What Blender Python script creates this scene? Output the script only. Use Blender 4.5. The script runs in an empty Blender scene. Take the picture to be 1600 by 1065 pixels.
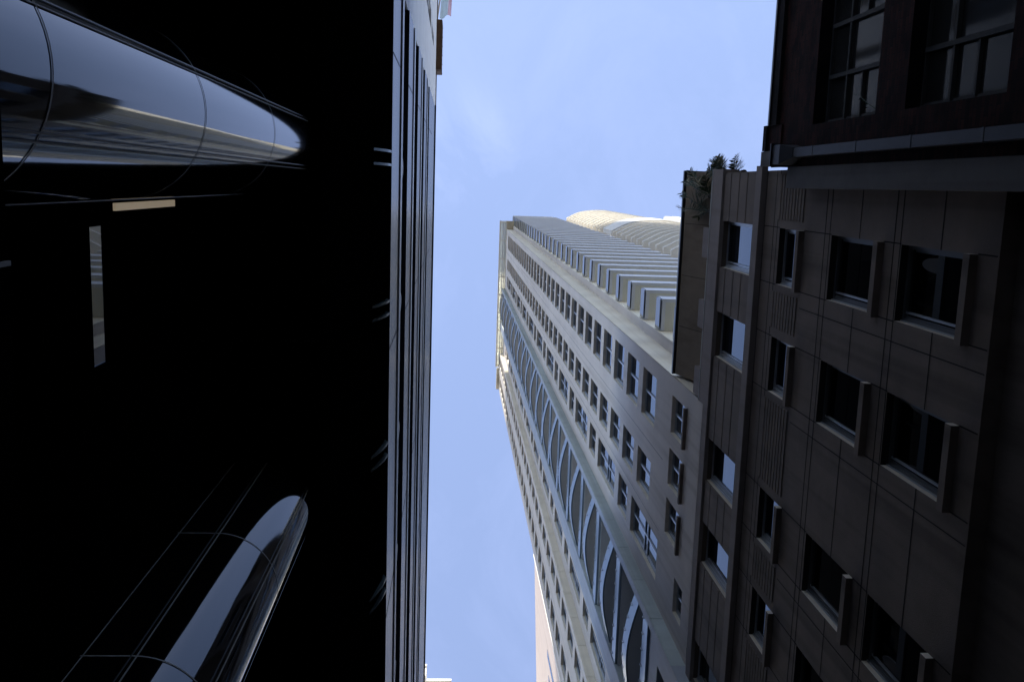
import bpy, bmesh, math, random
from mathutils import Matrix, Vector, Quaternion
random.seed(7)
S = bpy.context.scene
C = S.collection
# ------------------------------------------------------------------ camera (standing in the lane, looking almost straight up)
# axes: x across the lane, y along the lane, z up; the camera is the origin, the ground lies 1.6 m below it
cd = bpy.data.cameras.new('camera'); cam = bpy.data.objects.new('camera', cd); C.objects.link(cam)
right = Vector((0.9977221, -0.03301119, -0.05882922)); down = Vector((0.02312082, 0.98660228, -0.16149728)); fwd = right.cross(down)
cam.matrix_world = Matrix((( right.x, -down.x, -fwd.x, 0), (right.y, -down.y, -fwd.y, 0), (right.z, -down.z, -fwd.z, 0), (0, 0, 0, 1)))
cd.sensor_width = 36; cd.lens = 33.621; cd.clip_start = .05; cd.clip_end = 3000
S.camera = cam
# ------------------------------------------------------------------ sun, sky, exposure
SUN_EL = math.radians(52)
sdir = Vector((-.287 * math.cos(SUN_EL), -.958 * math.cos(SUN_EL), math.sin(SUN_EL))).normalized()
sl = bpy.data.lights.new('sun', 'SUN'); sl.energy = 4.6; sl.angle = math.radians(.53); sl.color = (1, .93, .8)
so = bpy.data.objects.new('sun', sl); C.objects.link(so); so.rotation_mode = 'QUATERNION'
so.rotation_quaternion = sdir.to_track_quat('Z', 'Y')
w = bpy.data.worlds.new('World'); S.world = w; w.use_nodes = True
nt = w.node_tree; nt.nodes.clear()
def N(t, **k):
    n = nt.nodes.new(t)
    for a, b in k.items(): setattr(n, a, b)
    return n
sky = N('ShaderNodeTexSky', sky_type='NISHITA', sun_disc=False, sun_elevation=SUN_EL, sun_rotation=math.atan2(sdir.x, sdir.y))
sky.air_density = 1.0; sky.dust_density = .3; sky.ozone_density = 1.2; sky.altitude = 20
geo = N('ShaderNodeTexCoord')
mp = N('ShaderNodeMapping'); mp.inputs['Scale'].default_value = (3.2, 2.2, 1.0); mp.inputs['Location'].default_value = (4.3, 1.7, .4)
nz = N('ShaderNodeTexNoise'); nz.inputs['Scale'].default_value = 2.6; nz.inputs['Detail'].default_value = 9; nz.inputs['Roughness'].default_value = .62
nz.inputs['Distortion'].default_value = .5
rp = N('ShaderNodeValToRGB'); rp.color_ramp.elements[0].position = .44; rp.color_ramp.elements[1].position = .86
rp.color_ramp.elements[0].color = (0, 0, 0, 1); rp.color_ramp.elements[1].color = (.24, .24, .24, 1)
veil = N('ShaderNodeMath', operation='ADD'); veil.inputs[1].default_value = .22
mx = N('ShaderNodeMixRGB'); mx.inputs['Color2'].default_value = (3.75, 4.3, 6.9, 1)
bg = N('ShaderNodeBackground'); bg.inputs['Strength'].default_value = .136
out = N('ShaderNodeOutputWorld')
L = nt.links.new
L(geo.outputs['Generated'], mp.inputs['Vector']); L(mp.outputs['Vector'], nz.inputs['Vector']); L(nz.outputs['Fac'], rp.inputs['Fac'])
vd = N('ShaderNodeVectorMath', operation='DISTANCE'); cdir = (right * (715 - 800) + down * (235 - 532.5) + fwd * 1494.3).normalized(); vd.inputs[1].default_value = cdir
fall = N('ShaderNodeMapRange', interpolation_type='SMOOTHSTEP'); fall.inputs['From Min'].default_value = .02; fall.inputs['From Max'].default_value = .085; fall.inputs['To Min'].default_value = 1.5; fall.inputs['To Max'].default_value = .45
cm = N('ShaderNodeMath', operation='MULTIPLY')
L(geo.outputs['Generated'], vd.inputs[0]); L(vd.outputs['Value'], fall.inputs['Value']); L(rp.outputs['Color'], cm.inputs[0]); L(fall.outputs['Result'], cm.inputs[1]); L(cm.outputs[0], veil.inputs[0]); L(veil.outputs[0], mx.inputs['Fac']); L(sky.outputs['Color'], mx.inputs['Color1'])
L(mx.outputs['Color'], bg.inputs['Color']); L(bg.outputs[0], out.inputs['Surface'])
S.view_settings.view_transform = 'Standard'; S.view_settings.look = 'None'; S.view_settings.gamma = 1; S.view_settings.use_curve_mapping = False
S.view_settings.exposure = 0.9
S.cycles.max_bounces = 8; S.cycles.diffuse_bounces = 5; S.cycles.glossy_bounces = 5; S.cycles.transparent_max_bounces = 8
# ------------------------------------------------------------------ materials
MATS = {}
def mat(name, col, rough=.8, metal=0, ior=1.45, var=.18, vscale=.6, streak=0., bump=0., bscale=40, spec=.5, trans=0, coat=0):
    m = bpy.data.materials.new(name); m.use_nodes = True; t = m.node_tree; n = t.nodes; b = n['Principled BSDF']
    b.inputs['Roughness'].default_value = rough; b.inputs['Metallic'].default_value = metal; b.inputs['IOR'].default_value = ior
    b.inputs['Specular IOR Level'].default_value = spec
    b.inputs['Base Color'].default_value = (*col, 1)
    if trans: b.inputs['Transmission Weight'].default_value = trans
    tc = n.new('ShaderNodeTexCoord'); last = None
    def mixin(fac_socket, dark, prev):
        mxx = n.new('ShaderNodeMixRGB'); mxx.blend_type = 'MULTIPLY'
        t.links.new(fac_socket, mxx.inputs['Fac'])
        if prev is None: mxx.inputs['Color1'].default_value = (*col, 1)
        else: t.links.new(prev, mxx.inputs['Color1'])
        mxx.inputs['Color2'].default_value = (*dark, 1)
        return mxx.outputs['Color']
    if var:
        a = n.new('ShaderNodeTexNoise'); a.inputs['Scale'].default_value = vscale; a.inputs['Detail'].default_value = 7; a.inputs['Roughness'].default_value = .65
        t.links.new(tc.outputs['Object'], a.inputs['Vector'])
        r = n.new('ShaderNodeMapRange'); r.inputs['From Min'].default_value = .35; r.inputs['From Max'].default_value = .7
        t.links.new(a.outputs['Fac'], r.inputs['Value'])
        k = 1 - var; last = mixin(r.outputs['Result'], (k, k, k), last)
    if streak:                                                        # rain streaks running down the wall
        mp = n.new('ShaderNodeMapping'); mp.inputs['Scale'].default_value = (2.2, 2.2, .045)
        a = n.new('ShaderNodeTexNoise'); a.inputs['Scale'].default_value = 1.4; a.inputs['Detail'].default_value = 6
        t.links.new(tc.outputs['Object'], mp.inputs['Vector']); t.links.new(mp.outputs['Vector'], a.inputs['Vector'])
        r = n.new('ShaderNodeMapRange'); r.inputs['From Min'].default_value = .48; r.inputs['From Max'].default_value = .72
        t.links.new(a.outputs['Fac'], r.inputs['Value'])
        k = 1 - streak; last = mixin(r.outputs['Result'], (k, k * .98, k * .95), last)
    if last: t.links.new(last, b.inputs['Base Color'])
    if bump:
        a = n.new('ShaderNodeTexNoise'); a.inputs['Scale'].default_value = bscale; a.inputs['Detail'].default_value = 5
        bp = n.new('ShaderNodeBump'); bp.inputs['Strength'].default_value = bump; bp.inputs['Distance'].default_value = .02
        t.links.new(tc.outputs['Object'], a.inputs['Vector']); t.links.new(a.outputs['Fac'], bp.inputs['Height']); t.links.new(bp.outputs['Normal'], b.inputs['Normal'])
    MATS[name] = m; return m
def wavy_glass(name, col, ior, rough=.012, wav=.04, spec=.5):
    m = mat(name, col, rough, 0, ior, 0, spec=spec); t = m.node_tree; n = t.nodes
    tc = n.new('ShaderNodeTexCoord'); a = n.new('ShaderNodeTexNoise'); a.inputs['Scale'].default_value = 1.1; a.inputs['Detail'].default_value = 1
    bp = n.new('ShaderNodeBump'); bp.inputs['Strength'].default_value = wav; bp.inputs['Distance'].default_value = .05
    t.links.new(tc.outputs['Object'], a.inputs['Vector']); t.links.new(a.outputs['Fac'], bp.inputs['Height']); t.links.new(bp.outputs['Normal'], n['Principled BSDF'].inputs['Normal'])
    return m
def brick_mat(name, c1, c2, mort):
    m = bpy.data.materials.new(name); m.use_nodes = True; t = m.node_tree; n = t.nodes; b = n['Principled BSDF']
    b.inputs['Roughness'].default_value = .9; b.inputs['Specular IOR Level'].default_value = .1
    tc = n.new('ShaderNodeTexCoord'); sp = n.new('ShaderNodeSeparateXYZ'); cb = n.new('ShaderNodeCombineXYZ'); ad = n.new('ShaderNodeMath')
    t.links.new(tc.outputs['Object'], sp.inputs[0]); t.links.new(sp.outputs['X'], ad.inputs[0]); t.links.new(sp.outputs['Y'], ad.inputs[1])
    t.links.new(ad.outputs[0], cb.inputs['X']); t.links.new(sp.outputs['Z'], cb.inputs['Y'])
    br = n.new('ShaderNodeTexBrick'); br.inputs['Scale'].default_value = 1; br.inputs['Brick Width'].default_value = .235; br.inputs['Row Height'].default_value = .086
    br.inputs['Mortar Size'].default_value = .008; br.inputs['Color1'].default_value = (*c1, 1); br.inputs['Color2'].default_value = (*c2, 1); br.inputs['Mortar'].default_value = (*mort, 1)
    t.links.new(cb.outputs[0], br.inputs['Vector'])
    nz = n.new('ShaderNodeTexNoise'); nz.inputs['Scale'].default_value = 2.2; nz.inputs['Detail'].default_value = 8
    t.links.new(tc.outputs['Object'], nz.inputs['Vector'])
    r = n.new('ShaderNodeMapRange'); r.inputs['From Min'].default_value = .35; r.inputs['From Max'].default_value = .7; t.links.new(nz.outputs['Fac'], r.inputs['Value'])
    mx = n.new('ShaderNodeMixRGB'); mx.blend_type = 'MULTIPLY'; t.links.new(r.outputs['Result'], mx.inputs['Fac']); t.links.new(br.outputs['Color'], mx.inputs['Color1'])
    mx.inputs['Color2'].default_value = (.35, .35, .38, 1); t.links.new(mx.outputs['Color'], b.inputs['Base Color'])
    bp = n.new('ShaderNodeBump'); bp.inputs['Strength'].default_value = .7; bp.inputs['Distance'].default_value = .01; bp.invert = True
    t.links.new(br.outputs['Fac'], bp.inputs['Height']); t.links.new(bp.outputs['Normal'], b.inputs['Normal'])
    MATS[name] = m; return m
M = MATS
mat('asphalt', (.05, .05, .052), .9, var=.3, vscale=3, bump=.4, bscale=90)
mat('paving', (.12, .115, .11), .8, var=.3, vscale=2)
mat('tower_wall', (.76, .675, .59), .85, var=.14, vscale=.35, streak=.18, bump=.15)
mat('tower_cream', (.93, .85, .68), .85, var=.12, vscale=.5, streak=.14)
mat('cream_white', (.93, .90, .83), .8, var=.06, vscale=.6)
mat('soffit_grey', (.84, .82, .70), .9, var=.12, vscale=.5)
mat('soffit_dark', (.72, .74, .74), .9, var=.15)
mat('parapet_white', (.78, .79, .82), .45, var=.06)
mat('grey_green', (.50, .56, .54), .7, var=.2, vscale=.7, streak=.25)
mat('slate_blue', (.42, .45, .49), .55, var=.2, vscale=.7, streak=.2)
mat('aluminium', (.55, .57, .59), .38, .6, var=.1)
mat('frame_grey', (.16, .165, .17), .45, .4, var=.1)
mat('dark_metal', (.03, .03, .033), .4, .3, var=.2)
mat('stucco', (.265, .208, .168), .9, var=.38, vscale=.45, streak=.35, bump=.35, bscale=60)
mat('stucco_light', (.33, .275, .245), .9, var=.2, vscale=.8, streak=.2, bump=.3, bscale=60)
mat('reveal_cream', (.85, .76, .62), .85, var=.15, vscale=1.5, streak=.1)  # daylight on jambs and sill ends is put into this pale colour
mat('joint', (.012, .011, .011), .95, var=0)
mat('brown_wall', (.34, .26, .18), .9, var=.25, vscale=.8, streak=.25, bump=.2)
mat('coping_pale', (.55, .53, .48), .85, var=.2, vscale=2)
wavy_glass('window_glass', (.006, .010, .018), 2.0, wav=.008)
for q_ in ('window_glass',): MATS[q_].node_tree.nodes['Principled BSDF'].inputs['Specular Tint'].default_value = (.32, .66, 1, 1)
wavy_glass('blue_glass', (.01, .016, .024), 1.9)
wavy_glass('blue_window', (.004, .008, .016), 1.7, wav=.008)
MATS['blue_window'].node_tree.nodes['Principled BSDF'].inputs['Specular Tint'].default_value = (.25, .6, 1, 1)
wavy_glass('black_glass', (.002, .002, .0025), 1.2, wav=.004, spec=.2)
wavy_glass('dark_glass', (.004, .004, .005), 1.5, wav=.01)
wavy_glass('shop_glass', (.004, .004, .005), 1.75, .004, .01)
mat('curtain', (.08, .077, .073), .9, var=.3, vscale=6)
mat('black_granite', (.003, .003, .0035), .05, ior=1.54, var=.5, vscale=9, bump=.012, bscale=1.3)
MATS['black_granite'].node_tree.nodes['Principled BSDF'].inputs['Specular Tint'].default_value = (.72, .86, 1, 1)
mat('granite_seam', (.28, .27, .25), .6, var=.2)
mat('cornice_black', (.003, .003, .004), .6, ior=1.3, var=.4, vscale=3, spec=.12)
mat('head_dark', (.035, .031, .028), .95, var=.2)  # shade under the window heads is put into this colour
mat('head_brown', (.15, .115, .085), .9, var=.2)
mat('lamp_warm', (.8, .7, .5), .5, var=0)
lm = MATS['lamp_warm'].node_tree.nodes['Principled BSDF']; lm.inputs['Emission Color'].default_value = (1, .82, .58, 1); lm.inputs['Emission Strength'].default_value = .1  # glow put into the material for a bright streak on the wall
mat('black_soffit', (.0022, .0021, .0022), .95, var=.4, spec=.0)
mat('spandrel_metal', (.012, .014, .02), .26, .12, ior=1.32, var=.3, vscale=1.6, spec=.28)
mat('sill_white', (.75, .77, .82), .35, var=.1)
mat('lens_white', (.85, .80, .78), .6, var=.1)
mat('bronze', (.07, .10, .10), .3, .8, var=.3, vscale=9)
mat('pale_wall', (.90, .90, .93), .85, var=.12, vscale=.6, streak=.15)
mat('rusty', (.13, .075, .045), .85, var=.4, vscale=5, bump=.4)
mat('flag_pale', (.55, .66, .68), .8, var=.1, trans=.2); mat('flag_pink', (.75, .36, .42), .8, var=.1, trans=.2)
mat('tan_pole', (.35, .25, .14), .6)
mat('render_grey', (.155, .145, .14), .9, var=.3, vscale=.9, streak=.35, bump=.3)
mat('pipe_grey', (.022, .023, .031), .5, .2, var=.35, vscale=3)
mat('pink_stone', (.80, .66, .58), .85, var=.08, streak=.12)
mat('blue_panel', (.45, .48, .55), .5, var=.1)
mat('frond', (.03, .055, .02), .55, var=.4, vscale=3); mat('frond_dry', (.34, .29, .18), .7)
mat('trunk', (.06, .045, .03), .9, var=.4, vscale=9, bump=.5)
mat('concrete_grey', (.3, .3, .3), .85, var=.2, streak=.2)
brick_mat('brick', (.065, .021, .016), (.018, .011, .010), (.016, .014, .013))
wavy_glass('old_glass', (.028, .028, .027), 1.35, .06, .01, spec=.2)
mat('bay_glass', (.24, .30, .35), .28, .55, var=.1)
mat('canopy_glass', (.95, .95, .86), .9, var=0, trans=.6)
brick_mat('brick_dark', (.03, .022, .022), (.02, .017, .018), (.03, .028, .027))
# ------------------------------------------------------------------ mesh helpers
class MB:
    def __init__(s): s.v = []; s.f = []; s.m = []; s.mats = []
    def mi(s, m):
        if m not in s.mats: s.mats.append(m)
        return s.mats.index(m)
    def face(s, pts, m):
        i = len(s.v); s.v += [tuple(p) for p in pts]; s.f.append(tuple(range(i, i + len(pts)))); s.m.append(s.mi(m))
    def box(s, x0, x1, y0, y1, z0, z1, m):
        i = len(s.v); s.v += [(x, y, z) for x in (x0, x1) for y in (y0, y1) for z in (z0, z1)]
        for q in ((0, 1, 3, 2), (4, 6, 7, 5), (0, 4, 5, 1), (2, 3, 7, 6), (0, 2, 6, 4), (1, 5, 7, 3)):
            s.f.append(tuple(i + k for k in q)); s.m.append(s.mi(m))
    def prism(s, poly, z0, z1, m, cap=True, mtop=None):                 # polygon in plan, extruded upwards (anticlockwise seen from above)
        n = len(poly); i = len(s.v); s.v += [(x, y, z0) for x, y in poly] + [(x, y, z1) for x, y in poly]
        for k in range(n):
            j = (k + 1) % n; s.f.append((i + k, i + j, i + n + j, i + n + k)); s.m.append(s.mi(m))
        if cap:
            s.f.append(tuple(i + k for k in reversed(range(n)))); s.m.append(s.mi(m)); s.f.append(tuple(i + n + k for k in range(n))); s.m.append(s.mi(mtop or m))
    def yprism(s, prof, y0, y1, m):                                     # profile in x-z, extruded along the lane
        n = len(prof); i = len(s.v); s.v += [(x, y0, z) for x, z in prof] + [(x, y1, z) for x, z in prof]
        for k in range(n):
            j = (k + 1) % n; s.f.append((i + k, i + n + k, i + n + j, i + j)); s.m.append(s.mi(m))
        s.f.append(tuple(i + k for k in range(n))); s.m.append(s.mi(m)); s.f.append(tuple(i + n + k for k in reversed(range(n)))); s.m.append(s.mi(m))
    def tube(s, pts, r, m, n=10):
        rings = []
        for k, p in enumerate(pts):
            p = Vector(p); a = Vector(pts[max(k - 1, 0)]); b = Vector(pts[min(k + 1, len(pts) - 1)]); d = (b - a).normalized()
            u = d.orthogonal().normalized() if k == 0 else (rings_u - d * rings_u.dot(d)).normalized(); rings_u = u; vv = d.cross(u)
            rr = r[k] if isinstance(r, (list, tuple)) else r
            i = len(s.v); s.v += [tuple(p + (u * math.cos(6.2832 * q / n) + vv * math.sin(6.2832 * q / n)) * rr) for q in range(n)]; rings.append(i)
        for a, b in zip(rings, rings[1:]):
            for q in range(n): s.f.append((a + q, a + (q + 1) % n, b + (q + 1) % n, b + q)); s.m.append(s.mi(m))
        s.f.append(tuple(rings[0] + q for q in reversed(range(n)))); s.m.append(s.mi(m)); s.f.append(tuple(rings[-1] + q for q in range(n))); s.m.append(s.mi(m))
    def facade(s, x, ys, ye, zs, ze, holes, depth, m, mrev, mjamb=None, side=True):
        """wall facing -x with rectangular openings (y0,y1,z0,z1); head and sill reveals in mrev, jambs in mjamb"""
        mjamb = mjamb or mrev
        Y = sorted({ys, ye, *[h[0] for h in holes], *[h[1] for h in holes]}); Zs = sorted({zs, ze, *[h[2] for h in holes], *[h[3] for h in holes]})
        for a, b in zip(Zs, Zs[1:]):
            zc = (a + b) / 2; act = sorted([h for h in holes if h[2] < zc < h[3]]); y = ys
            for h in act:
                if h[0] > y: s.face([(x, y, a), (x, y, b), (x, h[0], b), (x, h[0], a)], m)
                y = max(y, h[1])
            if y < ye: s.face([(x, y, a), (x, y, b), (x, ye, b), (x, ye, a)], m)
        d = x + depth
        for y0, y1, z0, z1 in holes:
            s.face([(x, y0, z1), (d, y0, z1), (d, y1, z1), (x, y1, z1)], mrev); s.face([(x, y0, z0), (x, y1, z0), (d, y1, z0), (d, y0, z0)], mrev)
            s.face([(x, y0, z0), (d, y0, z0), (d, y0, z1), (x, y0, z1)], mjamb); s.face([(x, y1, z0), (x, y1, z1), (d, y1, z1), (d, y1, z0)], mjamb)
    def build(s, name, parent=None, off=(0, 0, 0), smooth=False):
        me = bpy.data.meshes.new(name); o3 = Vector(off)
        me.from_pydata([tuple(Vector(p) - o3) for p in s.v], [], s.f)
        for k in s.mats: me.materials.append(M[k])
        for p, k in zip(me.polygons, s.m): p.material_index = k
        if smooth:
            for p in me.polygons: p.use_smooth = True
        bm = bmesh.new(); bm.from_mesh(me); bmesh.ops.remove_doubles(bm, verts=bm.verts, dist=1e-5); bmesh.ops.recalc_face_normals(bm, faces=bm.faces) if not getattr(s, 'keep', False) else None
        bm.to_mesh(me); bm.free()
        if smooth: me.set_sharp_from_angle(angle=math.radians(40))
        o = bpy.data.objects.new(name, me); C.objects.link(o); o.parent = parent; return o
def thing(name, label, cat, loc=(0, 0, 0), group=None):
    o = bpy.data.objects.new(name, None); C.objects.link(o); o.location = loc; o['label'] = label; o['category'] = cat
    if group: o['group'] = group
    o.empty_display_size = .3; return o
def struct(o): o['kind'] = 'structure'; return o
def copy_part(o, loc, parent):
    c = o.copy(); C.objects.link(c); c.parent = parent; c.location = loc
    for ch in [k for k in KIDS.get(o.name, [])]:
        d = ch.copy(); C.objects.link(d); d.parent = c
    return c
KIDS = {}
G = -1.6                                                                # ground level
# ------------------------------------------------------------------ ground
b = MB(); b.face([(-900, -900, G - .02), (900, -900, G - .02), (900, 900, G - .02), (-900, 900, G - .02)], 'asphalt'); struct(b.build('ground'))
b = MB(); b.box(-.9, 5.2, -60, 120, G - .12, G, 'asphalt'); struct(b.build('lane'))
b = MB(); b.box(5.2, 6.4, -60, 120, G - .15, G + .12, 'paving'); b.box(-9, -.9, -60, 120, G - .15, G + .12, 'paving'); struct(b.build('pavement'))

# ------------------------------------------------------------------ window maker (pane lies in the plane x = 0, opening spans y 0..w, z 0..h)
def make_window(w, h, glass, frame='aluminium', t=.05, mull=(), trans=(), name='window', parent=None, extra=None):
    f = MB()
    f.box(-.05, .05, 0, t, 0, h, frame); f.box(-.05, .05, w - t, w, 0, h, frame)
    f.box(-.048, .05, t, w - t, 0, t, frame); f.box(-.048, .05, t, w - t, h - t, h, frame)
    # inner sash lines
    f.box(-.02, .05, t, t + .035, t, h - t, frame); f.box(-.02, .05, w - t - .035, w - t, t, h - t, frame)
    for y in mull: f.box(-.045, .05, y - .03, y + .03, t, h - t, frame)
    for z in trans: f.box(-.04, .05, t, w - t, z - .03, z + .03, frame)
    if extra: extra(f)
    o = f.build(name, parent)
    p = MB(); p.box(.0, .02, t + .01, w - t - .01, t + .01, h - t - .01, glass); q = p.build('pane', o)
    KIDS[o.name] = [q]; return o

# ================================================================== the black office building on the left
LX = -.83
office = thing('office_building', 'black granite office building on round nosed piers, bands of dark windows above', 'building', (LX, 2, G))
O = (LX, 2, G)
Y0, Y1 = -2.85, 60
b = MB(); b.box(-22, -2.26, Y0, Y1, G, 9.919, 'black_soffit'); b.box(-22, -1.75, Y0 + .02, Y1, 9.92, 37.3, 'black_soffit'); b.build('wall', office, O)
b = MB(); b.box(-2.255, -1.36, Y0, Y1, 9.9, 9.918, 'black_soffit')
for k in range(30): b.box(-2.25, -1.37, Y0 + .6 + k * 1.95, Y0 + .62 + k * 1.95, 9.892, 9.9, 'joint')
b.build('soffit', office, O)
# polished rounded cornice over the arcade
prof = [(-1.75, 9.92), (-1.35, 9.92), (-1.32, 10.15), (-1.22, 10.75), (-1.08, 11.45), (-.95, 12.05), (-.88, 12.5), (-.88, 12.75), (-1.75, 12.75)]
b = MB(); b.yprism(prof, Y0, Y1, 'black_soffit'); cornice = b.build('cornice', office, O, smooth=True)
col_proto = None
for k in range(14):
    y = -.30 + 1.93 * k
    for dy in (-.085, .085):
        b = MB(); b.yprism([(-.985, 11.85), (-.93, 12.02), (-.85, 12.35), (-.82, 12.6), (-.87, 12.72), (-.92, 12.25)], y + dy - .016, y + dy + .016, 'bronze'); b.build('bracket', cornice, O, smooth=True)
# bands of spandrels and recessed ribbon windows
bands = [(12.8, 14.4), (16.95, 18.55), (21.2, 22.85), (25.5, 27.2), (29.9, 33.3)]
tops = [16.95, 21.2, 25.5, 29.9, 33.3]
for k, (z0, z1) in enumerate(bands):
    b = MB(); b.box(-1.75, LX, Y0 - .02, Y1, z0, z1, 'spandrel_metal')
    for j in range(16): b.box(LX - .01, LX + .004, Y0 + 1.2 + j * 3.86, Y0 + 1.215 + j * 3.86, z0 + .01, z1 - .01, 'joint')
    b.build('spandrel', office, O)
    if k < 4:
        zt = bands[k + 1][0]
        b = MB(); b.box(-1.75, LX + .02, Y0 - .01, Y1, z1 + .2, z1 + .6, 'sill_white'); b.build('sill', office, O)
        b = MB(); b.box(-1.74, -1.22, Y0 + .05, Y1, z1 + .62, zt - .002, 'dark_glass')
        for j in range(32): b.box(-1.22, -1.10, Y0 + .3 + j * 1.93, Y0 + .36 + j * 1.93, z1 + .62, zt - .01, 'dark_metal')
        b.build('ribbon_window', office, O)
        for j in range(12):                                             # pale arched panels standing on the sill in every bay
            yc = -.22 + 2.17 * j; n = 10; b = MB(); zb_ = z1 + .61
            pts = [(yc - .24 + .48 * i / n, zb_ + 1.0 * math.sqrt(max(0, 1 - (2 * i / n - 1) ** 2))) for i in range(n + 1)]
            for (ya, za), (yb, zb) in zip(pts, pts[1:]):
                b.face([(-.85, ya, zb_), (-.85, yb, zb_), (-.85, yb, zb), (-.85, ya, za)], 'lens_white'); b.face([(-.92, ya, zb_), (-.92, yb, zb_), (-.92, yb, zb), (-.92, ya, za)], 'lens_white')
                b.face([(-.85, ya, za), (-.85, yb, zb), (-.92, yb, zb), (-.92, ya, za)], 'lens_white')
            b.build('arched_panel', office, O)
b = MB(); b.box(-1.75, LX - .0, Y0 - .05, Y1, 33.34, 37.5, 'spandrel_metal'); b.box(-1.75, LX + .05, Y0 - .08, Y1, 37.5, 37.75, 'dark_metal'); b.build('parapet', office, O)
# round nosed granite piers
def pier_plan(yc, r=.5, g=0.0):
    pts = [(-2.30, yc - r), (-1.93, yc - r)]
    for i in range(1, 36):
        a = -math.pi / 2 + math.pi * i / 36; pts.append((-1.93 + r * math.cos(a), yc + r * math.sin(a)))
    return pts + [(-1.93, yc + r), (-2.30, yc + r)]
def seam_ring(b, yc, z, r=.5, h=.007):
    P1 = pier_plan(yc, r + .0035)
    for (xa, ya), (xb, yb) in zip(P1, P1[1:]):
        b.face([(xa, ya, z - h), (xb, yb, z - h), (xb, yb, z + h), (xa, ya, z + h)], 'granite_seam')
for yc in (-4.2, -.35, 3.47, 7.3, 11.15, 15.0):
    b = MB(); b.prism(pier_plan(yc), G, 9.9, 'black_granite', cap=False); pier = b.build('pier', office, O, smooth=True)
    b = MB()
    for z in (1.45, 3.58, 5.7, 7.83): seam_ring(b, yc, z)
    for a in (-90, -28, 28, 90):                                        # raised seam strips running up the pier
        a = math.radians(a); x = -1.93 + .5 * math.cos(a); y = yc + .5 * math.sin(a); tx, ty = -math.sin(a), math.cos(a); nx, ny = math.cos(a), math.sin(a)
        for dd in (-.018, .018):
            cx, cy = x + tx * dd, y + ty * dd
            q = [(cx - tx * .004 - nx * .01, cy - ty * .004 - ny * .01), (cx + tx * .004 - nx * .01, cy + ty * .004 - ny * .01), (cx + tx * .004 + nx * .005, cy + ty * .004 + ny * .005), (cx - tx * .004 + nx * .005, cy - ty * .004 + ny * .005)]
            b.prism(q, G, 9.89, 'granite_seam' if dd > 0 else 'dark_metal')
    b.box(-2.247, -2.240, yc - .5035, yc - .49, G, 9.89, 'granite_seam'); b.box(-2.247, -2.240, yc + .49, yc + .5035, G, 9.89, 'granite_seam')
    b.build('seam', pier, O)
# plinth rail between the piers and windows of the recessed wall
b = MB(); b.box(-2.255, -1.33, Y0, Y1, 2.62, 2.95, 'black_soffit'); b.box(-1.335, -1.322, .27, .285, 2.62, 2.95, 'granite_seam'); b.build('canopy', office, O)
for y0 in (.33, 4.15, 7.98):                                            # shop windows between the piers, split by thick black transoms
    b = MB(); y1 = y0 + .9
    b.box(-2.26, -2.20, y0 - .07, y0, 5.2, 7.3, 'black_soffit'); b.box(-2.26, -2.20, y1, y1 + .07, 5.2, 7.3, 'black_soffit')
    for za, zb in ((5.2, 5.50), (5.58, 5.72), (5.82, 5.96), (6.34, 7.3)): b.box(-2.26, -2.20, y0, y1, za, zb, 'black_soffit')
    wn = b.build('window', office, O)
    for za, zb in ((5.50, 5.58), (5.72, 5.82), (5.96, 6.34)):
        b = MB(); b.box(-2.26, -2.235, y0 + .001, y1 - .001, za + .001, zb - .001, 'shop_glass'); b.build('pane', wn, O)
glow_bar = thing('wall_lamp', 'slim warm strip lamp on the black wall beside the upper granite pier', 'lamp', (-2.26, .22, 6.4))  # added glowing bar standing for a bright streak
b = MB(); b.box(-2.2595, -2.21, .19, .25, 6.30, 7.75, 'black_soffit'); b.build('housing', glow_bar, (-2.26, .22, 6.4))
b = MB(); b.box(-2.209, -2.19, .195, .245, 6.4, 7.73, 'lamp_warm'); b.build('diffuser', glow_bar, (-2.26, .22, 6.4))

# ================================================================== pale building beyond it (towards the top of the picture)
PX = -.86
pale = thing('pale_building', 'pale rendered building at the end of the black facade, with dark slot windows', 'building', (PX, -9, G)); O = (PX, -9, G)
holes = []
for z0, z1 in ((24.2, 27.6), (28.0, 31.2), (31.9, 35.0)):
    for y0 in (-5.1, -6.9, -8.7, -10.5, -12.3): holes.append((y0 - .45 + .18 * (z0 - 24) * .3, y0 + .35, z0, z1))
for z0 in (18, 12, 6):
    for y0 in (-5.3, -7.5, -9.7): holes.append((y0 - .5, y0 + .4, z0, z0 + 2.4))
b = MB(); b.facade(PX, -24, -2.88, G, 39.6, holes, .4, 'pale_wall', 'pale_wall'); b.box(PX + .55, PX - 16, -24, -2.9, G, 39.58, 'pale_wall')
b.v = [(min(x, PX + .4) if x > PX else x, y, z) for x, y, z in b.v]
b = MB(); b.keep = False
b.facade(0, -24, -2.88, G, 39.6, holes, .4, 'pale_wall', 'pale_wall')
b.v = [(PX - x, y, z) for x, y, z in b.v]                               # mirrored: this wall faces +x
b.box(PX - 16, PX - .5, -24, -2.9, G, 39.6, 'pale_wall'); b.box(PX - .5, PX - .001, -2.9, -2.88, G, 39.6, 'pale_wall'); b.box(PX - 1.2, PX + .03, -24, -2.86, 39.605, 40.0, 'rusty')
b.build('wall', pale, O)
for y0, y1, z0, z1 in holes:
    b = MB(); b.box(PX - .44, PX - .36, y0, y1, z0, z1, 'dark_glass'); b.box(PX - .36, PX - .3, (y0 + y1) / 2 - .03, (y0 + y1) / 2 + .03, z0, z1, 'dark_metal'); b.build('window', pale, O)
b = MB(); b.box(-.95, -.64, -6.35, -4.45, 39.2, 41.2, 'rusty')
for k in range(6): b.box(-.64, -.63, -6.3 + k * .36, -6.28 + k * .36, 39.25, 41.15, 'joint')
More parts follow.
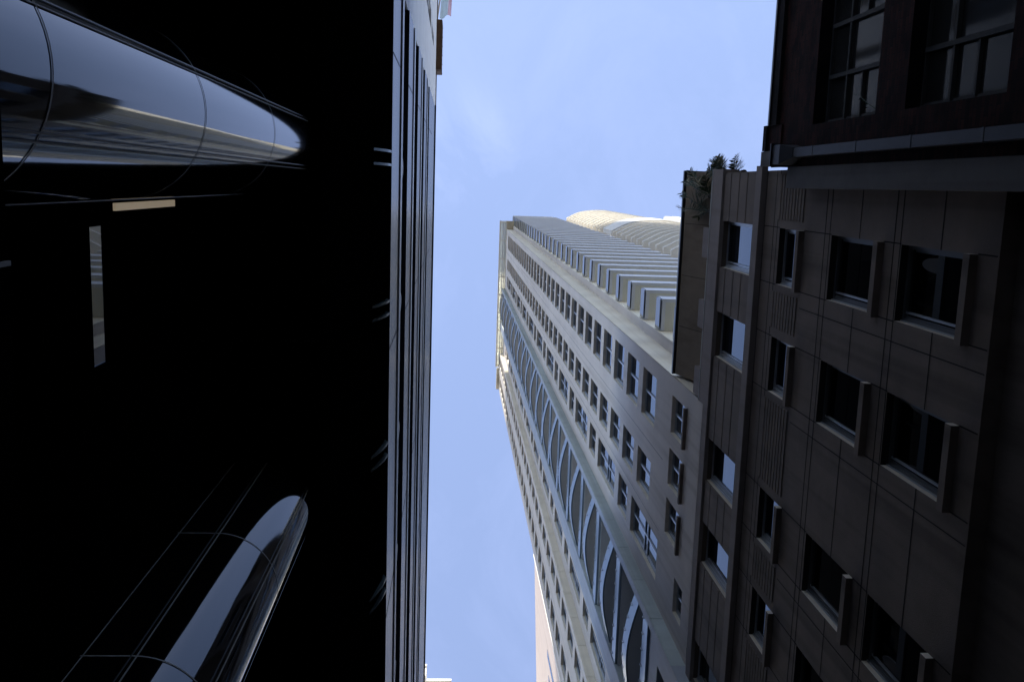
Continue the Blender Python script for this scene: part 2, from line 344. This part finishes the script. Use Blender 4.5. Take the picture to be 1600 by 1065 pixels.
b.box(-.93, -.66, -6.33, -4.47, 39.17, 39.2, 'rusty'); o = b.build('roof_box'); o['label'] = 'rusty brown box overhanging the roof edge of the pale building'; o['category'] = 'roof box'
b = MB(); b.tube([(-.86, -6.5, 40), (-.86, -9.4, 49)], .035, 'tan_pole'); o = b.build('flagpole'); o['label'] = 'thin tan pole leaning out above the pale roof, carrying the flag'; o['category'] = 'pole'
b = MB(); n = 10
def flagpt(u, v): return (-.84 + .50 * u, -7.3 - 1.6 * v + .06 * math.sin(7 * u + 2 * v), 44.2 + 4 * v - .25 * u)
for i in range(n):
    for j in range(4):
        if v_ok := True:
            u0, u1, v0, v1 = i / n, (i + 1) / n, j / 4, (j + 1) / 4
            b.face([flagpt(u0, v0 + .25 * (1 - u0)* -0.4), flagpt(u1, v0 + .25 * (1 - u1) * -0.4), flagpt(u1, v1), flagpt(u0, v1)], 'flag_pink' if i >= 7 else 'flag_pale')
o = b.build('flag', smooth=True); o['label'] = 'faded pale blue flag with a pink edge above the pale roof'; o['category'] = 'flag'

# ================================================================== the tall hotel tower
TX = 6.66; PXT = 6.25
tower = thing('apartment_tower', 'tall beige apartment tower with stacked balconies and a curved cream wing', 'tower', (12, 16, 24)); O = (12, 16, 24)
def zk(k): return 32.18 + 2.96 * k - .0043 * k * k
H1, H2, H3, HS, HF, HG = [], [], [], [], [], []
for k in range(0, 31):
    t = zk(k)
    H1.append((6.0, 7.63, t - 2.2, t))
    H2.append((8.85, 10.17, t + .2 - 2.2, t + .2))
for j in range(0, 11):
    T = 33.04 + 8.08 * j
    H3.append((10.9, 12.25, T - 4.5, T)); H3.append((10.88, 12.2, T + .82, T + 2.72))
    T = 32.75 + 7.98 * j
    HS.append((19.5, 20.5, T - 4.25, T)); HS.append((19.45, 20.45, T + .85, T + 2.65))
for k in range(-4, 29):
    HF.append((21.6, 22.7, 45.4 + 2.83 * k - 2.1, 45.4 + 2.83 * k)); HG.append((23.95, 25.2, 44.7 + 2.83 * k - 2.1, 44.7 + 2.83 * k))
HL = [(6.02, 7.17, 25.95, 27.7), (7.63, 8.77, 25.95, 27.7), (9.19, 10.3, 25.95, 27.7), (11.12, 12.17, 25.15, 26.15)]
ZT = 121.6
b = MB(); b.facade(TX, 5.45, 12.9, 24.3, ZT, H1 + H2 + H3 + HL, .22, 'tower_wall', 'tower_wall', 'tower_cream')
b.box(TX + .3, 30, 5.47, 26, 24.3, ZT, 'tower_wall')
b.box(TX, 7.5, 5.45, 5.47, 24.3, ZT, 'tower_cream')                     # end wall of the corner, facing the camera side
b.box(7.5, 13.6, 5.05, 5.47, 24.3, 126.4, 'tower_wall'); b.box(7.49, 13.6, 5.03, 5.05, 24.3, 126.4, 'tower_cream')
b.facade(TX, 18.2, 21.2, 24.3, ZT, HS, .22, 'tower_wall', 'tower_wall', 'tower_cream')
b.facade(PXT, 21.2, 25.95, 24.3, ZT - 1, HF + HG, .22, 'tower_wall', 'tower_wall', 'tower_cream')
b.box(PXT + .002, TX + .37, 25.93, 25.95, 24.3, ZT - 1, 'tower_wall'); b.box(PXT + .002, TX + .4, 21.2, 25.95, ZT - 1, ZT - .98, 'tower_wall')
for z in [zk(k) - 2.75 for k in range(0, 31)]:                          # shadow joints between the precast panels
    pass
for y in (8.25, 10.55): b.box(TX - .002, TX, y, y + .012, 28.5, ZT, 'joint')
b.build('wall', tower, O)
def bull(b, y, x0, x1, z0, z1, m):                                      # quarter round nib where the wall steps forward, facing the camera side
    pts = [(x0, y)] + [(x0 - (x0 - x1) * math.sin(math.pi / 2 * i / 8), y - .0 + .42 * (1 - math.cos(math.pi / 2 * i / 8)) * 0.25) for i in range(0, 9)] + [(x1, y + .45), (x0, y + .45)]
    b.prism(pts[1:], z0, z1, m)
def fluted(b, y, m):
    z = 24.3
    while z < ZT:
        b.box(PXT, TX, y, y + .02, z, min(z + 2.9, ZT) - .015, m); z += 2.92
b = MB(); b.box(PXT + .001, TX + .4, 12.905, 13.2, 12, 24.3, 'slate_blue'); b.box(PXT + .001, TX + .4, 12.92, 13.2, 24.3, ZT, 'slate_blue'); fluted(b, 12.9, 'grey_green'); b.box(PXT + .002, TX + .4, 17.25, 18.2, 24.3, ZT, 'slate_blue')
b.box(PXT + .02, TX + 1.6, 17.23, 17.25, 24.3, ZT, 'grey_green'); b.build('pilaster', tower, O)
b = MB(); fluted(b, 21.18, 'tower_cream'); b.build('return_wall', tower, O)
# lower block of the bay, below the lowest bay balcony
b = MB(); hl = [(13.9, 14.5, 24.9, 26.2), (14.9, 15.6, 24.9, 26.2), (16.0, 16.7, 24.9, 26.2)]
b.facade(PXT + .08, 13.2, 17.23, 24.3, 27.25, hl, .3, 'slate_blue', 'slate_blue', 'grey_green'); b.box(PXT + .38, PXT + .45, 13.2, 17.23, 24.3, 27.25, 'dark_glass'); b.box(PXT + .09, TX + 1.5, 13.2, 17.23, 27.25, 27.27, 'slate_blue'); b.build('bay_base', tower, O)
# recessed bay: back wall, floor slabs, straight balustrade and bowed band on every storey
b = MB(); b.box(TX + 1.3, TX + 1.4, 13.2, 17.23, 27.28, ZT, 'dark_glass'); b.box(TX - .3, TX + 1.3, 13.18, 13.2, 27.28, ZT, 'slate_blue'); b.build('bay_wall', tower, O)
bp = None
for k in range(0, 19):
    z = 28.25 + 5.03 * k
    if bp is None:
        z0_ = z
        b = MB(); b.box(PXT + .12, TX + 1.3, 13.2, 17.22, z - .79, z - .6, 'soffit_dark')
        b.box(PXT + .03, PXT + .12, 13.2, 17.22, z - .70, z, 'bay_glass')
        for j in range(8): b.box(PXT - .0, PXT + .03, 13.3 + j * .54, 13.33 + j * .54, z - .16, z + .03, 'aluminium')
        bp = b.build('bay_balcony', tower, (12, 16, 24))
        b = MB(); n = 20; zc_ = z + 1.68
        def arc(u, off): return (PXT + .16 - .36 * math.sin(math.pi * u) - off, 13.2 + 4.02 * u)
        for i in range(n):
            a0, a1, c0, c1 = arc(i / n, 0), arc((i + 1) / n, 0), arc(i / n, .06), arc((i + 1) / n, .06)
            b.prism([c0, c1, a1, a0][::-1], zc_ - .74, zc_, 'bay_glass')
        b.prism([arc(i / n, 0) for i in range(n + 1)][::-1] + [(TX + 1.3, 13.2), (TX + 1.3, 17.22)], zc_ - .735, zc_ - .6, 'soffit_dark')
        for j in range(1, 9):
            x, y = arc(j / 9, .06); b.box(x - .025, x + .03, y - .015, y + .015, zc_ - .16, zc_ + .03, 'aluminium')
        q = b.build('bowed_band', bp, (12, 16, 24)); KIDS[bp.name] = [q]
    elif z < ZT - 1: copy_part(bp, (0, 0, z - z0_), tower)
# the windows of the tower: one set of meshes per size, copied up the wall
protos = {}
def tower_window(h, x):
    y0, y1, z0, z1 = h; w_, h_ = y1 - y0, z1 - z0; key = (round(w_, 2), round(h_, 1)); loc = (x + .165 - 12, y0 - 16, z0 - 24)
    if key not in protos:
        tr = (h_ / 2 - .25, h_ / 2 + .25) if h_ > 3 else ()
        protos[key] = make_window(w_, h_, 'window_glass', mull=(w_ * .5,), trans=tr, parent=tower); protos[key].location = loc
        return protos[key]
    return copy_part(protos[key], loc, tower)
allw = [(h, TX) for h in HL + H1 + H2 + H3 + HS] + [(h, PXT) for h in HF + HG]
allw.sort(key=lambda t: t[0][2] + .5 * t[0][0])
for h, x in allw[:100]: tower_window(h, x)
b = MB()
for (y0, y1, z0, z1), x in allw[100:]:
    t = .06; X = x + .165
    b.box(X, X + .02, y0, y1, z0, z1, 'window_glass'); b.box(X - .05, X, y0, y0 + t, z0, z1, 'aluminium'); b.box(X - .05, X, y1 - t, y1, z0, z1, 'aluminium')
    b.box(X - .05, X, (y0 + y1) / 2 - .03, (y0 + y1) / 2 + .03, z0, z1, 'aluminium'); b.box(X - .048, X, y0 + t, y1 - t, z0, z0 + t, 'aluminium'); b.box(X - .048, X, y0 + t, y1 - t, z1 - t, z1, 'aluminium')
o = b.build('upper_windows', tower, O); o['kind'] = 'stuff'
b = MB()
for y0, y1, z0, z1 in HL[:3]: b.box(TX - .1, TX + .12, y0 - .02, y1 + .02, z0 - .13, z0 - .001, 'stucco')
b.build('window_sill', tower, O)
# stacked straight balconies
ZB = [31.9 + 2.96 * k - .0022 * k * k for k in range(0, 33)]
bp = None
for k, z in enumerate(ZB):
    if z > 125.5: break
    if bp is None:
        b = MB(); z0 = z - .82
        b.box(7.72, 13.2, 3.97, 5.03, z0, z0 + .18, 'soffit_grey')
        bp = b.build('balcony', tower, O)
        b = MB(); b.box(7.6, 13.2, 3.85, 3.97, z0 - .02, z - .06, 'parapet_white'); b.box(7.6, 7.72, 3.97, 5.0, z0 - .02, z - .06, 'parapet_white')
        b.box(7.585, 13.215, 3.835, 3.99, z - .06, z, 'parapet_white'); b.box(7.585, 7.74, 3.99, 5.0, z - .06, z, 'parapet_white')
        b.box(7.53, 7.56, 3.86, 4.98, z0 + .05, z - .1, 'blue_glass'); b.box(7.53, 7.6, 4.9, 4.96, z0 + .1, z0 + .16, 'aluminium'); b.box(7.53, 7.6, 3.9, 3.96, z0 + .1, z0 + .16, 'aluminium')
        q = b.build('balustrade', bp, O); KIDS[bp.name] = [q]
    else: copy_part(bp, (0, 0, z - ZB[0]), tower)
b = MB(); b.box(8.0, 13.2, 4.0, 5.4, 126.4, 129.2, 'tower_cream'); b.box(7.9, 13.25, 3.95, 5.42, 129.2, 129.5, 'cream_white'); b.build('roof_parapet', tower, O)
# projecting roof cornice along the front edge, ribbed underneath
b = MB(); b.box(5.95, 6.66, 4.4, 23.2, 121.9, 121.95, 'canopy_glass'); b.box(6.66, 8.4, 4.4, 23.2, 121.9, 122.5, 'tower_cream'); b.box(5.78, 5.95, 4.38, 23.2, 121.6, 121.9, 'cream_white')
b.box(6.2, 6.3, 4.6, 23.2, 121.7, 121.9, 'parapet_white'); b.box(6.45, 6.52, 4.6, 23.2, 121.7, 121.9, 'parapet_white')
for j in range(9):
    y = 4.5 + j * 2.3; b.box(5.96, 6.64, y, y + .14, 121.5, 121.89, 'cream_white')
b.box(5.9, 8.4, 23.2, 25.9, 120.62, 121.2, 'tower_cream')
b.box(6.7, 9, 7.6, 12.9, 122.51, 127.5, 'tower_cream'); b.box(6.7, 9, 12.92, 23, 122.51, 131, 'tower_cream')
b.build('roof_cornice', tower, O)
# curved wing: bowed balconies on an S shaped front
key = [(17.4, 4.62), (19.5, 3.64), (22.5, 3.28), (25, 3.5), (29.1, 4.24), (32.7, 4.55), (35.3, 5.2), (37.5, 6.2)]
def catmull(P, n):
    Q = [Vector(P[0]) * 2 - Vector(P[1])] + [Vector(p) for p in P] + [Vector(P[-1]) * 2 - Vector(P[-2])]; out_ = []
    for i in range(1, len(Q) - 2):
        for j in range(n):
            t = j / n; a, b_, c, d = Q[i - 1:i + 3]
            out_.append(.5 * ((2 * b_) + (c - a) * t + (2 * a - 5 * b_ + 4 * c - d) * t * t + (3 * b_ - a - 3 * c + d) * t ** 3))
    return out_ + [Q[-2]]
curve = [(p.x, p.y) for p in catmull(key, 7)]
b = MB(); b.prism([(x, y + 1.2) for x, y in curve] + [(37.5, 20), (17.4, 20)], 24.3, 148.2, 'cream_white'); b.box(13.3, 17.3, 6.2, 9, 24.3, 126, 'tower_cream'); b.build('curved_wall', tower, O)
def band(b, z0, z1, m, th=.16, out_=0):
    n = len(curve); poly = [(x, y - out_) for x, y in curve] + [(x, y + th) for x, y in reversed(curve)]
    b.prism(poly, z0, z1, m)
cp = None
zz = []
z = 148.9
for k in range(13): zz.append(148.9 - 2.9 * k)
zz += [105.2 - 2.9 * k for k in range(22)]
for z in zz:
    if cp is None:
        b = MB(); b.prism([(x, y + .17) for x, y in curve] + [(x, y + 1.19) for x, y in reversed(curve)], z - .42, z - .22, 'cream_white')
        b.box(17.42, 17.52, curve[0][1] + .6, curve[0][1] + 1.18, z - .22, z + 2.4, 'cream_white')
        cp = b.build('curved_balcony', tower, O); b = MB(); band(b, z - .44, z - .08, 'cream_white'); band(b, z - .08, z, 'cream_white', .2, .04); q = b.build('balustrade', cp, O); KIDS[cp.name] = [q]; zc0 = z
    else: copy_part(cp, (0, 0, z - zc0), tower)
b = MB(); band(b, 105.4, 111.6, 'cream_white', .4, .12); b.build('fascia', tower, O)

# ---- another cream tower further right, small windows
ct = thing('cream_tower', 'sunlit cream tower block with small windows behind the curved wing', 'tower', (46, 12, G)); O = (46, 12, G)
b = MB(); holes = []
b.box(38.8, 60, 4.75, 30, G, 177, 'cream_white')
for k in range(8): b.box(38.8 + k * 1.55, 39.5 + k * 1.55, 4.6, 4.75, G, 177.0 if k % 2 else 176.2, 'cream_white')
b.build('wall', ct, O)
wp = None
for k in range(6):
    for j in range(7):
        loc = (39.62 + k * 1.55, 4.7, 173 - 3.2 * j)
        if wp is None:
            f = MB(); f.box(39.62, 40.25, 4.68, 4.745, 173, 175.2, 'aluminium'); wp = f.build('window', ct, O); f = MB(); f.box(39.68, 40.19, 4.66, 4.678, 173.06, 175.14, 'window_glass'); q = f.build('pane', wp, O); KIDS[wp.name] = [q]
        else: copy_part(wp, (1.55 * k, 0, -3.2 * j), ct)

# ================================================================== the dark rendered building on the right
RX = 6.66
apt = thing('apartment_block', 'dark grey rendered apartment block on the right with deep square windows and projecting sills', 'building', (10, 8, G)); O = (10, 8, G)
groups = [(.67, 1.815), (2.91, 4.06), (6.165, 7.3), (8.4, 9.52), (11.66, 12.8), (13.9, 15.05), (17.15, 18.3)]
rows = [(21.1, 23.45, .42), (18.1, 19.33, .42), (14.66, 16.6, .42), (11.97, 13.92, .42)]
holes = [(y0, y1, z0, z1) for y0, y1 in groups for z0, z1, _ in rows]
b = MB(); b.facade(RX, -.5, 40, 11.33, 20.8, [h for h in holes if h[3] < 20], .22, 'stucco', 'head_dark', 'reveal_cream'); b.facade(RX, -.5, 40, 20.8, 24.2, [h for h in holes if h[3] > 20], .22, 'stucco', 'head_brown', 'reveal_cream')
b.box(RX + .32, 22, -.48, 40, G, 24.18, 'stucco'); b.box(RX + .001, RX + .6, -.5, -.48, 11.33, 24.2, 'stucco_light')
b.box(RX + .24, RX + .5, -.48, 40, G, 11.32, 'stucco'); b.box(RX + .003, RX + .5, -.48, 40, 11.325, 11.345, 'stucco')
b.box(RX + .003, RX + .5, -.5, 40, 24.18, 24.2, 'coping_pale')
# panel joints; the lower window heads hold shade in their colour
jz = [19.72, 19.49, 16.91, 16.69, 14.17, 13.96]
ends = [-.5] + [v for g_ in groups for v in g_] + [24]
def solid_spans(z):                                                     # y spans not cut by a window at height z
    cur = -.5; sp = []
    for y0, y1 in groups:
        if any(z0 - .2 < z < z1 + .02 for z0, z1, _ in rows): sp.append((cur, y0)); cur = y1
    sp.append((cur, 24)); return sp
for z in jz + [20.34, 15.43 - .0, 12.75]:
    for y0, y1 in solid_spans(z): b.box(RX - .004, RX + .002, y0, y1, z - .011, z + .011, 'joint')
for y0, y1 in groups:
    for y in (y0 - .012, y1 + .012):
        for z0, z1 in ((11.36, 11.8), (13.93, 14.5), (16.61, 17.95), (19.35, 20.6)):
            b.box(RX - .004, RX + .002, y - .009, y + .009, z0, z1, 'joint')
for y0, y1 in groups:                                                   # pairs of joints beside the tall rows
    for z0, z1 in ((11.36, 20.4),):
        for y in (y1 + .32,): b.box(RX - .003, RX + .002, y - .008, y + .008, 11.36, 17.9, 'joint')
b.build('wall', apt, O)
# mouldings
b = MB(); b.box(RX - .10, RX + .3, -.58, 5.42, 23.47, 24.36, 'stucco_light'); b.box(RX - .11, RX + .3, -.59, 5.42, 24.361, 24.40, 'coping_pale')
b.box(RX - .10, RX, 5.42, 40, 23.47, 23.9, 'stucco_light'); b.build('cornice', apt, O)
b = MB(); b.box(RX - .13, RX, -.6, 40, 20.36, 20.75, 'stucco_light'); b.build('string_course', apt, O)
# grooved panels between the top windows
sp = [(-.47, .67)] + [(groups[i][1], groups[i + 1][0]) for i in range(6)]
for y0, y1 in sp:
    b = MB(); zs = [20.76, 21.6, 22.22, 22.9, 23.46]
    for za, zb in zip(zs, zs[1:]): b.box(RX - .045, RX, y0 + (.012 if y0 > 0 else 0), y1 - .0, za + .03, zb - .03, 'stucco')
    b.build('grooved_panel', apt, O)
# louvred vents in the second row
for y0, y1 in [(-.42, .5)] + [(a + .15, c_ - .2) for a, c_ in zip([g_[1] for g_ in groups], [g_[0] for g_ in groups[1:]])]:
    if y1 - y0 > 1.5: y1 = y0 + 1.0 if False else y1
    b = MB()
    z = 18.05
    while z < 19.45: b.box(RX - .018, RX, y0, y1, z, z + .11, 'stucco'); z += .165
    b.build('louvre', apt, O)
# windows with frame, pane and projecting sill
for ri, (z0, z1, d) in enumerate(rows):
    proto = None
    for y0, y1 in groups:
        w_ = y1 - y0; h_ = z1 - z0; loc = (RX + .165 - 10, y0 - 8, z0 - G)
        if proto is None or abs(proto[1] - w_) > .001:
            o_ = make_window(w_, h_, 'window_glass' if ri > 9 else 'blue_window' if ri < 2 else 'black_glass', 'aluminium' if ri < 2 else 'frame_grey', .06, mull=() if ri < 2 else (), parent=apt,
                             extra=(lambda f, w_=w_, h_=h_: (f.box(-.075, -.051, w_ - .02, w_, 0, h_, 'aluminium'), f.box(-.03, .05, w_ - .16, w_ - .125, .06, h_ - .06, 'aluminium'), f.box(-.04, .05, .06, w_ - .16, h_ - .16, h_ - .13, 'dark_metal'))))
            if ri > 0:
                s_ = MB(); s_.box(-.165 - .11, -.06, -.005, w_ + .03, -.16, -.003, 'stucco'); s_.face([(-.276, -.007, -.16), (-.06, -.007, -.16), (-.06, -.007, -.003), (-.276, -.007, -.003)], 'reveal_cream')  # sill end painted pale for the daylight it catches
                q = s_.build('sill', o_); KIDS[o_.name].append(q)
            o_.location = loc; proto = (o_, w_)
        else: copy_part(proto[0], loc, apt)
# parapet blocks, glass screens, raked eaves of the set back storey
for y0, y1 in ((.92, 1.7), (2.83, 3.57), (4.66, 5.4)):
    b = MB(); b.box(RX - .02, RX + .3, y0, y1, 24.405, 25.3, 'stucco_light'); b.build('parapet_block', apt, O)
for y0, y1 in ((-.3, .85), (1.76, 2.8), (3.66, 4.6)):
    b = MB(); b.box(RX + .02, RX + .05, y0, y1, 24.405, 24.92, 'coping_pale'); b.build('screen', apt, O)
b = MB(); b.yprism([(6.70, 27.75), (6.70, 27.60), (7.14, 26.17), (7.7, 24.3), (8.3, 24.3), (8.3, 27.75)], -.56, 5.36, 'brown_wall')
for y in (.9, 2.4, 3.9): b.yprism([(6.695, 27.60), (7.135, 26.17), (7.14, 26.19), (6.71, 27.62)], y, y + .012, 'joint')
b.yprism([(6.62, 27.755), (6.62, 27.87), (8.3, 27.87), (8.3, 27.755)], -.6, 5.38, 'dark_metal'); b.build('eaves', apt, O)

# ================================================================== brick building, top right
BX = 6.3
brick = thing('brick_building', 'dark red brick warehouse with tall deep set windows and stepped parapet', 'building', (10, -6, G)); O = (10, -6, G)
bh = [(-3.62, -1.25, 14.45, 17.0), (-3.62, -1.25, 10.95, 13.48), (-3.62, -1.25, 7.4, 9.9), (-7.6, -5.2, 14.45, 17.0), (-7.6, -5.2, 10.95, 13.48), (-7.6, -5.2, 7.4, 9.9)]
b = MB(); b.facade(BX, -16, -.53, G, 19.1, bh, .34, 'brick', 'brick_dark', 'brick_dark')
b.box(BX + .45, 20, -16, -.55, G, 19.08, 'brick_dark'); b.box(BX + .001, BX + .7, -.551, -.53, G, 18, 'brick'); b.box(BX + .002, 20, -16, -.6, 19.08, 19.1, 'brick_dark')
b.build('wall', brick, O)
b = MB(); b.box(BX - .07, BX + .4, -16, -1.35, 18.78, 19.12, 'brick_dark'); b.box(BX - .1, BX + .4, -16, -1.35, 19.125, 19.2, 'dark_metal'); b.build('coping', brick, O)
b = MB(); b.box(BX - .03, BX + .5, -1.345, -.86, 18.55, 19.3, 'brick'); b.box(BX - .08, BX + .5, -1.36, -.86, 19.302, 19.5, 'brick_dark'); b.build('parapet_pier', brick, O)
b = MB(); b.box(BX - .06, BX + .6, -.855, -.56, 18.15, 19.6, 'render_grey'); b.build('block', brick, O)
b = MB(); b.box(BX - .06, BX + .37, -.52, -.13, G, 17.95, 'render_grey')
b.build('render_pier', brick, O)
wp = None
for y0, y1, z0, z1 in bh:
    loc = (BX + .27 - 10, y0 + 6, z0 - G); w_, h_ = y1 - y0, z1 - z0
    if wp is None or abs(wp[1] - h_) > .02:
        def glaz(f, w_=w_, h_=h_):
            for y in (w_ - .75 * 1.07, w_ - 1.55 * 1.07): f.box(-.07, .05, y - .035, y + .035, .05, h_ - .05, 'curtain')
            f.box(-.05, .05, w_ - .75 * 1.07, w_ - .05, 1.09, 1.14, 'curtain'); f.box(-.05, .05, .05, w_ - 1.55 * 1.07, 1.09, 1.14, 'curtain')
            f.box(-.06, .05, .05, w_ - .05, h_ * .665, h_ * .665 + .06, 'curtain')
        o_ = make_window(w_, h_, 'old_glass', 'curtain', .05, parent=brick, extra=glaz)
        o_.location = loc; wp = (o_, h_)
    else: copy_part(wp[0], loc, brick)
# rainwater hopper and pipe
dp = thing('downpipe', 'grey metal rainwater hopper and downpipe in the corner of the brick wall', 'drainpipe', (BX, -.7, G)); O = (BX, -.7, G)
b = MB()
hp = [(BX - .32, -.92), (BX - .32, -.56), (BX - .001, -.56), (BX - .001, -.92)]
b.prism(hp[::-1], 17.72, 18.12, 'pipe_grey', mtop='dark_metal'); i = len(b.v)
lo = [(BX - .2, -.86), (BX - .2, -.68), (BX - .001, -.68), (BX - .001, -.86)]
for k in range(4):
    j = (k + 1) % 4; b.face([(*hp[k], 17.72), (*hp[j], 17.72), (*lo[j], 17.35), (*lo[k], 17.35)], 'pipe_grey')
b.box(BX - .35, BX - .001, -.95, -.53, 18.12, 18.17, 'pipe_grey'); b.build('hopper', dp, O)
b = MB(); b.box(BX - .19, BX - .03, -.85, -.69, G, 17.36, 'pipe_grey'); b.build('pipe', dp, O)
for z in (16.4, 14.6, 12.8, 11.0):
    b = MB(); b.box(BX - .195, BX - .001, -.856, -.684, z, z + .05, 'pipe_grey'); b.build('bracket', dp, O)
# weed growing from the brick sill
b = MB(); b.tube([(BX + .1, -1.28, 14.45), (BX - .02, -1.4, 14.62), (BX - .06, -1.52, 14.85), (BX - .02, -1.6, 15.0)], [.008, .006, .005, .003], 'frond', 5)
for k in range(7):
    c = Vector((BX - .04 + random.uniform(-.04, .03), -1.36 - .036 * k, 14.58 + .065 * k)); d = Vector((random.uniform(-.05, .05), random.uniform(-.05, .05), random.uniform(.02, .06)))
    b.face([c, c + d * .6 + Vector((.02, 0, 0)), c + d * 1.3, c + d * .6 - Vector((.02, 0, 0))], 'frond')
o = b.build('weed'); o['label'] = 'small weed sprouting from the sill of a brick window'; o['category'] = 'plant'

# ================================================================== palms on the terrace
def frond(b, base, tip, lift, leaf=.27, nl=24, m='frond'):
    base, tip = Vector(base), Vector(tip); ctrl = (base + tip) / 2 + Vector(lift)
    pts = [base * (1 - t) ** 2 + ctrl * 2 * t * (1 - t) + tip * t * t for t in [k / 12 for k in range(13)]]
    b.tube(pts, [.014 * (1 - .8 * k / 12) + .003 for k in range(13)], 'frond_dry' if random.random() < .4 else m, 5)
    for k in range(nl):
        t = .12 + .88 * k / (nl - 1); i = min(int(t * 12), 11); q = pts[i].lerp(pts[i + 1], t * 12 - i); dd = (pts[i + 1] - pts[i]).normalized()
        side = dd.cross(Vector((-.55, -.3, .8))).normalized(); up = side.cross(dd)
        L_ = leaf * (1 - .5 * abs(2 * t - .8)) * random.uniform(.75, 1.15)
        for sg in (-1, 1):
            v = (dd * random.uniform(.35, .8) + side * sg * random.uniform(.7, 1) + up * random.uniform(-.2, .4)).normalized(); wv = dd * .017
            tip_ = q + v * L_ + Vector((0, 0, -.1 * L_)); mid = q + v * L_ * .5
            b.face([q - wv * .5, mid - wv, tip_, mid + wv, q + wv * .5], 'frond_dry' if random.random() < .12 else m)
def palm(base, th, label, tips, leaf=.40):
    r = thing('palm_tree', label, 'palm', base, 'palms on the roof terrace'); top = (base[0], base[1], base[2] + th)
    b = MB(); b.tube([base, (base[0] + .02, base[1], base[2] + th * .5), top], [.08, .06, .07], 'trunk', 10); b.build('trunk', r, base)
    b = MB(); b.keep = True
    for t in tips: frond(b, top, t[:3], (0, 0, .25) if len(t) < 4 else (0, 0, t[3]), leaf)
    b.build('crown', r, base)
palm((6.98, .1, 24.8), 1.3, 'palm leaning a long frond over the parapet under the brown eaves', [(6.5, -.58, 26.6), (6.5, -.3, 27.0), (6.75, -.45, 25.9), (6.9, .3, 26.9)])
palm((6.98, .5, 24.8), 1.25, 'palm with a frond lying across the brown eaves, lowest in the photo', [(6.38, .46, 27.2), (6.42, .04, 27.1), (6.8, .7, 26.6)])
palm((7.05, -.48, 23.6), 1.6, 'bushy palm rising at the corner end of the parapet against the sky', [(6.9, -.9, 25.2), (6.9, -.85, 25.8), (6.88, -.8, 24.7), (6.9, -.68, 26.2), (6.9, -.66, 24.3), (6.95, -.95, 25.5), (6.9, -.75, 25.5), (6.85, -.6, 25.9), (6.88, -.92, 25.0)], .32)
palm((7.0, -.5, 23.2), .8, 'small palm with two thin upright fronds, next to the stepped brick parapet', [(6.9, -.93, 23.6), (6.9, -.64, 22.95), (6.9, -.8, 23.2, .1)], .27)

# ================================================================== buildings at the far end of the lane
pk = thing('pink_building', 'pale pink stone office block beyond the tower at the end of the lane', 'building', (14, 52, G)); O = (14, 52, G)
b = MB(); b.prism([(10.0, 41.5), (30, 41.5), (30, 80), (12.0, 80)], G, 103, 'pink_stone'); b.box(9.9, 12, 41.3, 41.5, G, 103.5, 'cream_white'); b.build('wall', pk, O)
b = MB()
for k in range(9): b.box(10.6 + .9 * k, 11.2 + .9 * k, 41.42, 41.495, 20, 95, 'window_glass')
b.build('glazing', pk, O)
for j in range(4):
    b = MB(); y = 45.0 + 2.2 * j
    b.prism([(10.0 + (y - 41.5) * .052 - .02, y), (10.0 + (y - 41.5) * .052 + .5, y), (10.0 + (y + .8 - 41.5) * .052 + .5, y + .8), (10.0 + (y + .8 - 41.5) * .052 - .02, y + .8)], 30, 88 - j, 'window_glass'); b.build('window', pk, O)
cr = thing('cream_building', 'cream building with a stepped roof at the far end of the lane', 'building', (0, 90, G)); O = (0, 90, G)
b = MB(); b.box(-20, 1.0, 80.6, 110, G, 146, 'cream_white'); b.box(-20, 1.3, 80.2, 110, 146, 146.6, 'cream_white'); b.box(-20, -2.9, 79.6, 110, 146.6, 149.3, 'cream_white')
b.box(-20, -2.8, 79.3, 110, 149.3, 149.8, 'cream_white'); b.build('wall', cr, O)
for k in range(5):
    b = MB(); b.box(-9 + 2 * k, -8 + 2 * k, 80.5, 80.595, 138, 142, 'window_glass'); b.build('window', cr, O)
# an added, unseen slab tower behind the camera; it keeps the lane and the lower tower in shade
sl_ = thing('slab_tower', 'grey concrete slab tower standing behind the viewer at the start of the lane', 'tower', (-40, -95, G)); O = (-40, -95, G)
b = MB(); b.box(-75, -10, -115, -80, G, 242, 'concrete_grey')
for k in range(60): b.box(-74.5, -10.5, -80, -79.85, 4 + 4 * k, 5.4 + 4 * k, 'coping_pale')
b.build('wall', sl_, O)
b = MB()
for k in range(60): b.box(-74.4, -10.6, -80, -79.95, 5.45 + 4 * k, 7.9 + 4 * k, 'dark_glass')
b.build('ribbon_window', sl_, O)
